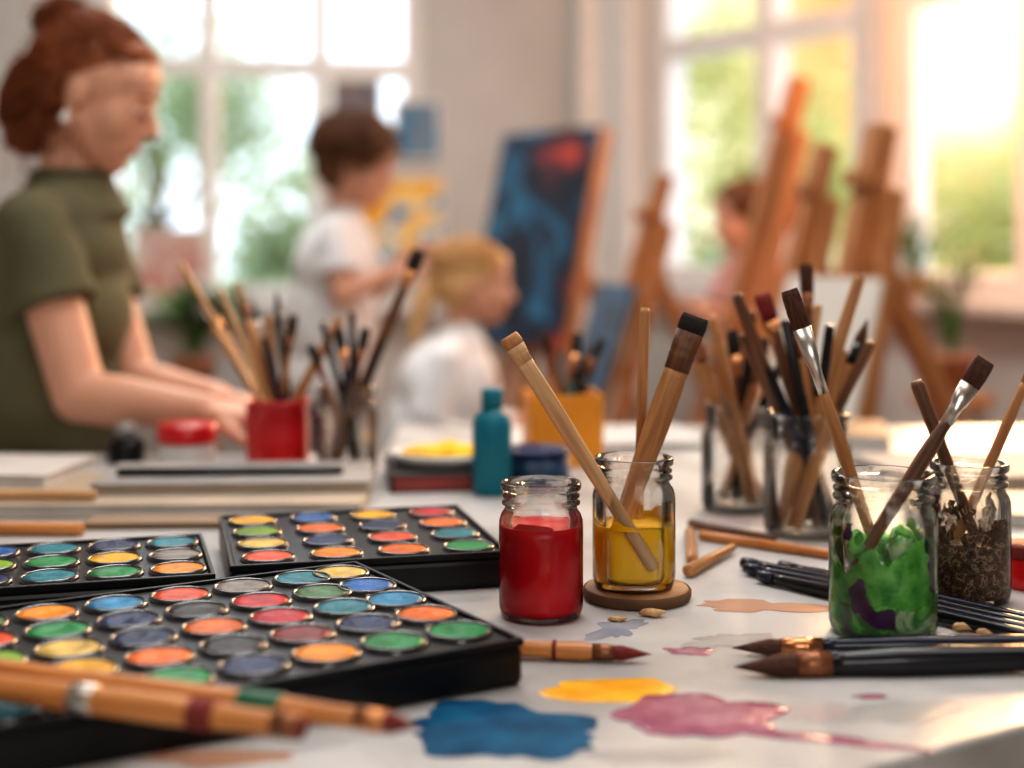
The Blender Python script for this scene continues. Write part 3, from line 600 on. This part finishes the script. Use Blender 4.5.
wallpic('blue-brown painting hanging above the standing boy', 330,382,78,150,'art5',-.013)
wallpic('yellow and blue painting on wall behind the boy', 356,444,176,268,'art3',-.013)
wallpic('reddish white picture standing on the left window sill', 136,208,228,296,'art6',-.06)

# ---------------------------------------------------------------- plants
def plant(label, loc, n, h, spread, potr, mat='leaf', lw=.02):
    t = thing('potted_plant', label, 'plant', loc)
    bm = bmesh.new(); lathe(bm, [(0,0),(potr*.7,0),(potr,potr*1.5),(potr*1.08,potr*1.5),(potr*1.08,potr*1.75),(potr*.95,potr*1.75),(potr*.9,potr*1.5),(0,potr*1.5)], 28); obj('pot', bm, M['terra'], t)
    bm = bmesh.new(); bs = bmesh.new(); z0 = potr*1.5
    for i in range(n):
        a = random.uniform(0,2*PI); sp = random.uniform(.2,1)*spread; hh = random.uniform(.5,1)*h
        p0 = V((0,0,z0)); p1 = V((math.cos(a)*sp*.4, math.sin(a)*sp*.4, z0+hh*.7)); p2 = V((math.cos(a)*sp, math.sin(a)*sp, z0+hh))
        tube(bs, [p0,p1,p2], .0025, 5)
        for q in range(4):
            c = p1.lerp(p2, .3+.25*q) if q else p2; b = random.uniform(0,2*PI)
            d = V((math.cos(b),math.sin(b),random.uniform(-.3,.5))).normalized(); s = d.cross(V((0,0,1))).normalized()*lw; L = lw*3.2
            vs=[bm.verts.new(c), bm.verts.new(c+d*L*.4+s), bm.verts.new(c+d*L), bm.verts.new(c+d*L*.4-s)]; bm.faces.new(vs)
    obj('leaves', bm, M[mat], t, False); obj('stems', bs, M['leaf'], t)
def onR(s, off): return (OR[0]+dR[0]*s+nR[0]*off, OR[1]+dR[1]*s+nR[1]*off)
x, y = onR(1.62,-.055); plant('green potted plant on right window sill, leaves against the glass', (x,y,.871), 20, .18, .12, .040, 'leafg', .020)
x, y = onR(2.00,-.35); 
def pedestal(label, x, y, h):
    t = thing('plant_stand', label, 'plant stand', (x,y,0)); bm = bmesh.new(); lathe(bm,[(0,h-.03),(.10,h-.03),(.105,h-.02),(.105,h),(0,h)],28); obj('stand_top',bm,M['wood1'],t)
    for k in range(3):
        bm = bmesh.new(); a=k*2.09; cap(bm,(math.cos(a)*.12,math.sin(a)*.12,.012),(math.cos(a)*.06,math.sin(a)*.06,h-.035),.012,.012,10); obj('leg',bm,M['wood1'],t)
pedestal('round plant stand near the rightmost window', x, y, .64); plant('loose green plant on stand by the right window', (x,y,.64), 24, .30, .12, .06, 'leafg', .015)
pedestal('low round plant stand under the left window', -1.10, 4.9, .50); plant('bushy green plant under the left window behind woman', (-1.10,4.9,.50), 40, .26, .20, .08, 'leaf', .03)

# ---------------------------------------------------------------- people
def head_parts(bm, Mh, adult=True):
    e = lambda c, r, **k: ell(bm, V(c), r, Mh, **k)
    def cp(a, b, ra, rb): cap(bm, Mh@V(a), Mh@V(b), ra*Mh.to_scale()[0], rb*Mh.to_scale()[0], 14)
    e((-.014,0,.030),(.095,.075,.085)); e((.020,0,-.026),(.064,.060,.082))
    ch = -.092 if adult else -.082
    e((.056,0,ch),(.027,.029,.024)); e((.054,0,-.064),(.031,.044,.038))
    for s in (-1,1):
        cp((.046,s*.012,ch+.004),(-.006,s*.048,-.048),.023,.024); e((.044,s*.030,-.024),(.038,.030,.046))
        cp((.066,s*.036,.018),(.080,s*.010,.018),.013,.012)
        e((-.010,s*.071,-.008),(.018,.009,.028)); e((.094,s*.009,-.034),(.010,.008,.008))
        e((.064,s*.028,.000),(.019,.024,.020))
    e((.056,0,.042),(.034,.056,.044))
    cp((.079,0,.014),(.109,0,-.026),.0095,.0105)
    e((.070,0,-.055),(.023,.030,.024)); e((.085,0,-.0575),(.0095,.018,.0065)); e((.083,0,-.067),(.0090,.016,.0065))
def hand(bm, w, d, n, side, curl, s=1.0, bend=(.45,.9,1.1)):
    w = V(w); d = V(d).normalized(); n = V(n); n = (n-d*n.dot(d)).normalized(); t = n.cross(d)*side
    L = [.040,.045,.042,.034]; L2 = [.026,.029,.027,.021]; L3 = [.020,.022,.021,.018]
    for i in range(4):
        y = (1.5-i)*.0205*s; k = w + d*(.083-.004*abs(i-1.2))*s + t*y
        cap(bm, w + t*y*.55 + d*.004, k, .0145*s, .0112*s, 12)
        p = k; ang = 0
        for l, bb, r0, r1 in ((L[i],bend[0],.0094,.0086),(L2[i],bend[1],.0086,.0080),(L3[i],bend[1]*.7,.0080,.0070)):
            ang += bb*curl; q = p + (d*math.cos(ang)+n*math.sin(ang)+t*(1.5-i)*.06)*l*s; cap(bm, p, q, r0*s, r1*s, 10); p = q
    p0 = w + d*.018*s + t*.018*s; p1 = p0 + (d*.6+t*.75+n*.25).normalized()*.038*s; p2 = p1+(d*.85+t*.35+n*.35).normalized()*.030*s; p3 = p2+(d*.95+n*.3).normalized()*.022*s
    cap(bm,p0,p1,.0140*s,.0112*s,12); cap(bm,p1,p2,.0108*s,.0096*s,12); cap(bm,p2,p3,.0096*s,.0078*s,12)
def hair_strands(bm, Mh, c, r, n, base, rad=.0028, front=True, wav=.018):
    c = V(c)
    for k in range(n):
        if front:
            a0 = random.uniform(-1.9,1.9); el = random.uniform(.15,1.1)
            u = V((math.cos(a0)*math.cos(el), math.sin(a0)*math.cos(el), math.sin(el)))
        else:
            u = V((random.gauss(0,.5)-.1, random.gauss(0,.5), 1)).normalized()
        v = V(base)
        if not front:
            a = random.uniform(-PI*.80, PI*.80)+PI; v = V((math.cos(a), math.sin(a), random.uniform(-.7,-.1) if abs(a-PI)<2 else random.uniform(0,.25))).normalized()
        pts = []; ph = random.uniform(0,6); amp = wav*random.uniform(.4,1.6)
        for j in range(9):
            q = j/8; dvec = (u*(1-q)+v*q); dvec.normalize(); w = 1.0+amp*math.sin(q*6+ph)
            pts.append(Mh @ (c + V((dvec.x*r[0], dvec.y*r[1], dvec.z*r[2]))*w))
        tube(bm, pts, rad, 5)
def figure(label, c):
    s = c['s']; P = {k: V(v) for k, v in c['j'].items()}
    root = thing('person', label, 'person', (P['pelvis'].x, P['pelvis'].y, 0))
    Mh = Matrix.Translation(P['head']) @ Matrix.Rotation(math.radians(c.get('yaw',0)),4,'Z') @ Matrix.Rotation(math.radians(c.get('pitch',10)),4,'Y') @ Matrix.Scale(c['hs'],4)
    A = c.get('arm', 1.0)*s
    bm = bmesh.new(); head_parts(bm, Mh, s > .9)
    cap(bm, Mh@V((-.024,0,-.05)), P['neck'], .044*c['hs'], .049*s)
    cap(bm, P['neck'], P['neck']+V((-.01,0,-.10*s)), .048*s, .058*s)
    cap(bm, P['neck']+V((-.015,0,-.10*s)), P['pelvis'], .060*s, .085*s)
    for k in ('R','L'):
        cap(bm, P['neck']+V((0,0,-.070*s)), P['sh'+k], .036*s, .042*A); cap(bm, P['sh'+k], P['el'+k], .048*A, .040*A)
        m1 = P['el'+k].lerp(P['wr'+k], .28); cap(bm, P['el'+k], m1, .039*A, .040*A); m2 = P['el'+k].lerp(P['wr'+k], .75); cap(bm, m1, m2, .040*A, .029*A); cap(bm, m2, P['wr'+k], .029*A, .024*A)
        d = c['hand'+k]; hand(bm, P['wr'+k], d[0], d[1], d[2], d[3], c.get('hand_s', s))
        cap(bm, P['hip'+k], P['kn'+k], .07*s, .052*s); cap(bm, P['kn'+k], P['an'+k], .052*s, .033*s)
        f = V(c['foot']); cap(bm, P['an'+k]+V((0,0,-.015*s)), P['an'+k]+f*.13*s+V((0,0,-.03*s)), .032*s, .026*s)
    remesh('body', bm, M['skin'], root, .0040, 9, .5)
    f = V(c['face']); ang = math.atan2(f.y, f.x)
    bm = bmesh.new(); R = Matrix.Rotation(ang, 4, 'Z')
    for (cc, rr) in c['torso']:
        ell(bm, (0,0,0), rr, Matrix.Translation(V(cc)) @ R)
    ell(bm, (0,0,0), (.080*s,.115*s,.066*s), Matrix.Translation(P['neck']+V((-.008,0,-.062*s))) @ R)
    ell(bm, (0,0,0), (.088*s,.120*s,.085*s), Matrix.Translation(P['neck']+V((-.004,0,-.11*s))) @ R)
    for k in ('R','L'):
        cap(bm, P['neck']+V((0,0,-.056*s)), P['sh'+k]+V((0,0,.0)), .052*s, .055*A)
        e_ = P['sh'+k].lerp(P['el'+k], c['sleeve'][0]+.10); cap(bm, P['sh'+k], e_, .056*A, .059*A*c['sleeve'][1], ends=False); ell(bm, P['sh'+k], (.057*A,)*3)
        if c.get('long'): cap(bm, P['sh'+k], P['el'+k], .056*A, .053*A); cap(bm, P['el'+k], P['el'+k].lerp(P['wr'+k], .85), .053*A, .036*A, ends=False)
    cap(bm, P['neck']+V((0,0,.004*s)), P['neck']+V((0,0,-.06*s)), .058*s, .090*s, ends=False)
    for v in bm.verts: v.co += V((1,1,.3))*.006*noise.noise(V((v.co.x*10,v.co.y*10,v.co.z*22)))
    remesh('shirt', bm, c['shirt'], root, .0065, 7, .5)
    bm = bmesh.new(); pts = []
    for k in range(29):
        a0 = 2*PI*k/28; r0 = .0575*s; pts.append(P['neck']+V((r0*math.cos(a0), r0*math.sin(a0), .003*s)))
    tube(bm, pts, .005, 8)
    obj('collar', bm, c['shirt'], root, world=True)
    bm = bmesh.new(); ell(bm, (0,0,0), c.get('hipr', (.13*s,.155*s,.11*s)), Matrix.Translation(P['pelvis']) @ R)
    for k in ('R','L'):
        cap(bm, P['hip'+k], P['kn'+k], .085*s, .064*s); cap(bm, P['kn'+k], P['kn'+k].lerp(P['an'+k], .9), .064*s, .046*s)
    remesh('trousers', bm, M['denim'], root, .009, 4, .5)
    for k in ('R','L'):
        bm = bmesh.new(); f_ = V(c['foot']); cap(bm, P['an'+k]+V((0,0,-.025*s))-f_*.03*s, P['an'+k]+f_*.15*s+V((0,0,-.038*s)), .042*s, .034*s); remesh('shoe', bm, M['shoe'], root, .008, 2, .5)
    for q in (-1,1):
        bm = bmesh.new(); ell(bm, (.0775,q*.0300,-.0020), (.0090,.0115,.0042), Mh, 2); ey = obj('eye', bm, M['eye'], root, world=True)
        bm = bmesh.new(); ell(bm, (.0850,q*.0300,-.0033), (.0025,.0050,.0032), Mh, 2); bmesh.ops.translate(bm, verts=bm.verts[:], vec=-root.location); obj('iris', bm, M['iris'], ey)
        bm = bmesh.new(); cap(bm, Mh@V((.0795,q*.043,.0215)), Mh@V((.0900,q*.018,.0245)), .0018, .0022, 8); obj('eyebrow', bm, c['hair'], root, world=True)
    bm = bmesh.new(); ell(bm, (.0905,0,-.0580), (.0042,.0160,.0032), Mh, 2); ell(bm, (.0885,0,-.0662), (.0042,.0145,.0038), Mh, 2); obj('lips', bm, M['lip'], root, world=True)
    return root, Mh, P
# --- woman
woman = dict(s=1.0, hs=.92, arm=.92, yaw=-2, pitch=20, face=(1,0,0), foot=(1,0,0), hair=M['auburn'], shirt=M['olive'], sleeve=(.38,1.14), hand_s=.95,
  j=dict(head=(-.612,2.10,1.254), neck=(-.653,2.11,1.136), pelvis=(-.72,2.14,.54), shR=(-.674,1.995,1.060), shL=(-.668,2.225,1.056), elR=(-.592,1.950,.824), elL=(-.575,2.17,.818),
    wrR=(-.405,1.90,.812), wrL=(-.42,2.03,.815), hipR=(-.70,2.06,.52), hipL=(-.70,2.23,.52), knR=(-.29,2.06,.50), knL=(-.29,2.23,.50), anR=(-.29,2.06,.075), anL=(-.29,2.23,.075)),
  handR=((1,-.05,-.10),(0,.15,-1),1,.75), handL=((1,-.2,-.15),(0,-.1,-1),-1,.7),
  torso=[((-.678,2.12,.985),(.098,.130,.150)),((-.690,2.13,.80),(.106,.130,.22)),((-.640,2.11,.935),(.075,.100,.095)),((-.70,2.13,.62),(.12,.155,.12)),((-.70,2.12,.98),(.085,.125,.13))])
root, Mh, P = figure('woman in olive t-shirt with auburn bun, seated and working with her hands', woman)
bm = bmesh.new()
ell(bm, (-.030,0,.045), (.097,.079,.081), Mh, disp=.03); ell(bm, (-.050,0,.005), (.075,.076,.079), Mh, disp=.03)
ell(bm, (-.070,0,-.040), (.050,.054,.078), Mh, disp=.10); ell(bm, (-.088,0,-.088), (.036,.042,.048), Mh, disp=.2); ell(bm, (-.100,0,-.01), (.038,.048,.058), Mh, disp=.1); ell(bm, (.033,0,.079), (.043,.055,.027), Mh, disp=.02)
hair_strands(bm, Mh, (-.030,0,.042), (.101,.084,.086), 520, (-.62,0,.78), .0010, wav=.045); hair_strands(bm, Mh, (-.060,0,-.02), (.082,.080,.102), 320, (-.72,0,-.69), .0010, wav=.10)
for k in range(160):
    a = Mh @ V((random.uniform(-.12,.03), random.uniform(-.08,.08), random.uniform(-.11,.12))); pts = [a]
    dd = V((random.uniform(-1,.1), random.uniform(-.6,.6), random.uniform(-.8,.8))).normalized()
    for j in range(7): pts.append(pts[-1] + dd*.010 + V((.0008*j,0,-.0020*j)))
    tube(bm, pts, .0008, 4)
obj('hair', bm, M['auburn'], root, world=True)
bm = bmesh.new(); bc_ = V((-.660,2.10,1.358))
for (dx,dy,dz,rr) in ((0,0,0,.030),(.016,.01,.008,.022),(-.018,-.01,.002,.023),(-.002,.012,.014,.020)): ell(bm, bc_+V((dx,dy,dz)), (rr,rr,rr*.8), disp=.3)
for k in range(180):
    a = random.uniform(0,2*PI); tl = random.uniform(-1.3,1.3); rr = random.uniform(.026,.050); pts=[]; m_ = random.uniform(.28,.40)
    for j in range(9):
        q = a+j*m_; pts.append(bc_ + V((math.cos(q)*rr, math.sin(q)*rr*math.cos(tl), math.sin(q)*math.sin(tl)*rr*.8+.004)))
    tube(bm, pts, .0011, 5)
obj('hair_bun', bm, M['auburn'], root, world=True)
bm = bmesh.new(); ell(bm, Mh@V((-.008,-.085,-.050)), (.006,.006,.007), sub=2); ell(bm, Mh@V((-.008,-.084,-.040)), (.003,.003,.005), sub=2); obj('earring', bm, M['pearl'], root, world=True)
brush('thin pale brush held in the seated woman hands', (-.345,1.865,.91), (-.30,1.895,.757), .0036, 'wood3','steel','brisd', .014,.014, taper=.7)
def stool(label, x, y, h, r=.17):
    t = thing('stool', label, 'stool', (x,y,0)); bm = bmesh.new(); lathe(bm,[(0,h-.035),(r,h-.035),(r+.004,h-.02),(r,h),(0,h)],32); obj('seat',bm,M['wood3'],t)
    for k in range(4):
        a=k*PI/2+.78; bm=bmesh.new(); cap(bm,(math.cos(a)*r*1.05,math.sin(a)*r*1.05,.014),(math.cos(a)*r*.7,math.sin(a)*r*.7,h-.04),.014,.014,10); obj('leg',bm,M['wood3'],t)
stool('round wooden stool under the seated woman', -.74, 2.15, .42)
# --- boy
boy = dict(s=.72, hs=.83, arm=.92, yaw=-8, pitch=18, face=(1,0,0), foot=(1,0,0), hair=M['brown'], shirt=M['wshirt'], sleeve=(.55,1.30),
  j=dict(head=(-.356,3.30,1.210), neck=(-.395,3.31,1.110), pelvis=(-.42,3.32,.66), shR=(-.40,3.205,1.055), shL=(-.39,3.415,1.055), elR=(-.380,3.17,.915), elL=(-.335,3.42,.915),
    wrR=(-.270,3.20,.965), wrL=(-.235,3.34,1.010), hipR=(-.42,3.25,.64), hipL=(-.42,3.39,.64), knR=(-.42,3.24,.35), knL=(-.42,3.40,.35), anR=(-.46,3.26,.055), anL=(-.46,3.41,.055)),
  handR=((1,.1,.3),(0,.3,-1),1,.8), handL=((1,-.2,.3),(0,-.2,-1),-1,.8),
  torso=[((-.41,3.31,.98),(.100,.128,.12)),((-.42,3.315,.85),(.108,.130,.17)),((-.425,3.32,.72),(.112,.135,.10))])
root, Mh, P = figure('boy with shaggy brown hair in white t-shirt, standing and painting', boy)
bm = bmesh.new(); ell(bm, (-.022,0,.048), (.106,.090,.082), Mh, disp=.14); ell(bm, (-.050,0,-.005), (.080,.086,.086), Mh, disp=.15); ell(bm, (.048,0,.068), (.044,.060,.028), Mh, disp=.15)
hair_strands(bm, Mh, (-.022,0,.043), (.118,.103,.097), 520, (0,0,0), .0015, False, .16); obj('hair', bm, M['brown'], root, world=True)
brush('brush held by the standing boy', (-.215,3.19,1.020), (-.105,3.20,.965), .004, 'wood3','steel','brisd', .014,.014, taper=.7)
# --- girl
girl = dict(s=.70, hs=.78, arm=.98, yaw=5, pitch=6, face=(1,0,0), foot=(1,0,0), hair=M['blonde'], shirt=M['wshirt'], sleeve=(.7,1.15), long=True,
  j=dict(head=(-.078,3.10,.942), neck=(-.112,3.10,.852), pelvis=(-.17,3.12,.40), shR=(-.140,2.99,.788), shL=(-.120,3.21,.788), elR=(-.185,2.955,.635), elL=(-.10,3.23,.63),
    wrR=(-.03,2.97,.62), wrL=(.03,3.15,.63), hipR=(-.14,3.06,.37), hipL=(-.14,3.18,.37), knR=(.10,3.04,.36), knL=(.10,3.20,.36), anR=(.10,3.04,.055), anL=(.10,3.20,.055)),
  handR=((1,.1,-.2),(0,.1,-1),1,.7), handL=((1,-.1,-.2),(0,-.1,-1),-1,.7),
  torso=[((-.14,3.10,.72),(.112,.128,.12)),((-.160,3.11,.59),(.130,.130,.17)),((-.17,3.12,.46),(.125,.135,.09))])
root, Mh, P = figure('blonde girl with ponytail in white shirt, seated behind orange box', girl)
bm = bmesh.new(); ell(bm, (-.026,0,.045), (.101,.083,.080), Mh, disp=.05); ell(bm, (-.050,0,.002), (.076,.079,.078), Mh, disp=.05); ell(bm, (.043,0,.076), (.041,.056,.026), Mh, disp=.05)
hair_strands(bm, Mh, (-.028,0,.042), (.106,.088,.088), 380, (-.98,0,-.1), .0012, wav=.06)
for q0, q1, r0, r1 in (((-.110,0,.01),(-.140,0,-.05),.020,.022),((-.140,0,-.05),(-.160,0,-.14),.022,.014),((-.160,0,-.14),(-.150,0,-.20),.014,.005)): cap(bm, Mh@V(q0), Mh@V(q1), r0, r1)
obj('hair', bm, M['blonde'], root, world=True)
stool('low round stool under the blonde girl', -.155, 3.12, .30, .13)
# --- far child
far = dict(s=.72, hs=.88, arm=.95, yaw=200, pitch=10, face=(-.94,-.34,0), foot=(-.94,-.34,0), hair=M['brown'], shirt=M['pink'], sleeve=(.62,1.12),
  j=dict(head=(.69,4.30,1.105), neck=(.72,4.31,1.01), pelvis=(.75,4.33,.58), shR=(.685,4.41,.955), shL=(.765,4.215,.955), elR=(.63,4.42,.81), elL=(.73,4.17,.80),
    wrR=(.55,4.34,.84), wrL=(.63,4.12,.83), hipR=(.73,4.39,.56), hipL=(.775,4.27,.56), knR=(.72,4.40,.31), knL=(.775,4.26,.31), anR=(.73,4.40,.055), anL=(.785,4.26,.055)),
  handR=((-1,-.4,.2),(0,0,-1),1,.7), handL=((-1,-.4,.2),(0,0,-1),-1,.7),
  torso=[((.735,4.32,.88),(.090,.122,.12)),((.745,4.325,.75),(.092,.120,.16)),((.75,4.33,.63),(.098,.125,.10))])
root, Mh, P = figure('far child in pink top half hidden behind the easels', far)
bm = bmesh.new(); ell(bm, (-.024,0,.050), (.106,.090,.085), Mh, disp=.08); ell(bm, (-.055,0,-.02), (.082,.088,.100), Mh, disp=.1)
hair_strands(bm, Mh, (-.024,0,.04), (.112,.096,.095), 160, (0,0,0), .0025, False); obj('hair', bm, M['brown'], root, world=True)

# ---------------------------------------------------------------- light, world, camera
sd = V((.34,.94,.30)).normalized()
w = bpy.data.worlds.new('sky'); bpy.context.scene.world = w; w.use_nodes = True; nt = w.node_tree
bg = nt.nodes['Background']; tc = nt.nodes.new('ShaderNodeTexCoord'); dp = nt.nodes.new('ShaderNodeVectorMath'); dp.operation = 'DOT_PRODUCT'
nt.links.new(tc.outputs['Generated'], dp.inputs[0]); dp.inputs[1].default_value = V((.326,1,.14)).normalized()
r = nt.nodes.new('ShaderNodeValToRGB'); cr = r.color_ramp
cr.elements[0].position = .93; cr.elements[0].color = (.72,.84,.96,1); cr.elements[1].position = 1; cr.elements[1].color = (1,.82,.55,1)
for p_, c_ in ((.970,(.60,.64,.52,1)),(.986,(.50,.47,.30,1)),(.9915,(.44,.33,.16,1)),(.9950,(.42,.23,.09,1)),(.9982,(.44,.21,.07,1)),(.9993,(.60,.34,.13,1)),(.9998,(1,.72,.42,1))):
    e = cr.elements.new(p_); e.color = c_
nt.links.new(dp.outputs['Value'], r.inputs[0]); nt.links.new(r.outputs[0], bg.inputs[0]); bg.inputs[1].default_value = 2.0
def lamp(kind, name, loc, energy, col, **k):
    l = bpy.data.lights.new(name, kind); l.energy = energy; l.color = col
    for a, b in k.items(): setattr(l, a, b)
    o = bpy.data.objects.new(name, l); C.objects.link(o); o.location = loc; return o
s = lamp('SUN','sun',(2,6,4),3.4,(1,.66,.36),angle=math.radians(16)); s.rotation_euler = (-sd).to_track_quat('-Z','Y').to_euler()
for i, (x,y,e_) in enumerate(((-.9,.5,9),(1.1,.9,7),(-.8,3.6,32),(.4,1.9,20))):
    lamp('AREA','ceiling_fill_light',(x,y,2.85),e_,(1,.98,.96),shape='RECTANGLE',size=1.2,size_y=.8)  # unseen area fills added under the ceiling to brighten the room
f = lamp('AREA','front_fill_light',(.5,-1.2,1.75),10,(1,.97,.93),shape='RECTANGLE',size=1.0,size_y=.8); f.rotation_euler = (V((.1,1.2,.85))-V((.5,-1.2,1.75))).to_track_quat('-Z','Y').to_euler()  # fill added behind the camera to brighten jar fronts and faces
lamp('POINT','warm_tint_fill',(1.30,3.62,1.75),30,(1,.34,.07),shadow_soft_size=.12)  # added point light without a fixture, tints the right window frames orange
cam = bpy.data.cameras.new('camera'); co_ = bpy.data.objects.new('camera', cam); C.objects.link(co_)
co_.location = (0,0,CZ); co_.rotation_euler = (PI/2,0,0)
cam.lens = 50; cam.sensor_width = 36; cam.shift_y = -(384-240)/1024; cam.clip_start = .02
cam.dof.use_dof = True; cam.dof.focus_distance = 1.10; cam.dof.aperture_fstop = 2.2
bpy.context.scene.camera = co_
vs = bpy.context.scene.view_settings
vs.view_transform = 'Standard'; vs.exposure = .32
try: vs.look = 'Medium High Contrast'
except Exception as ex: print('LOOK', ex)
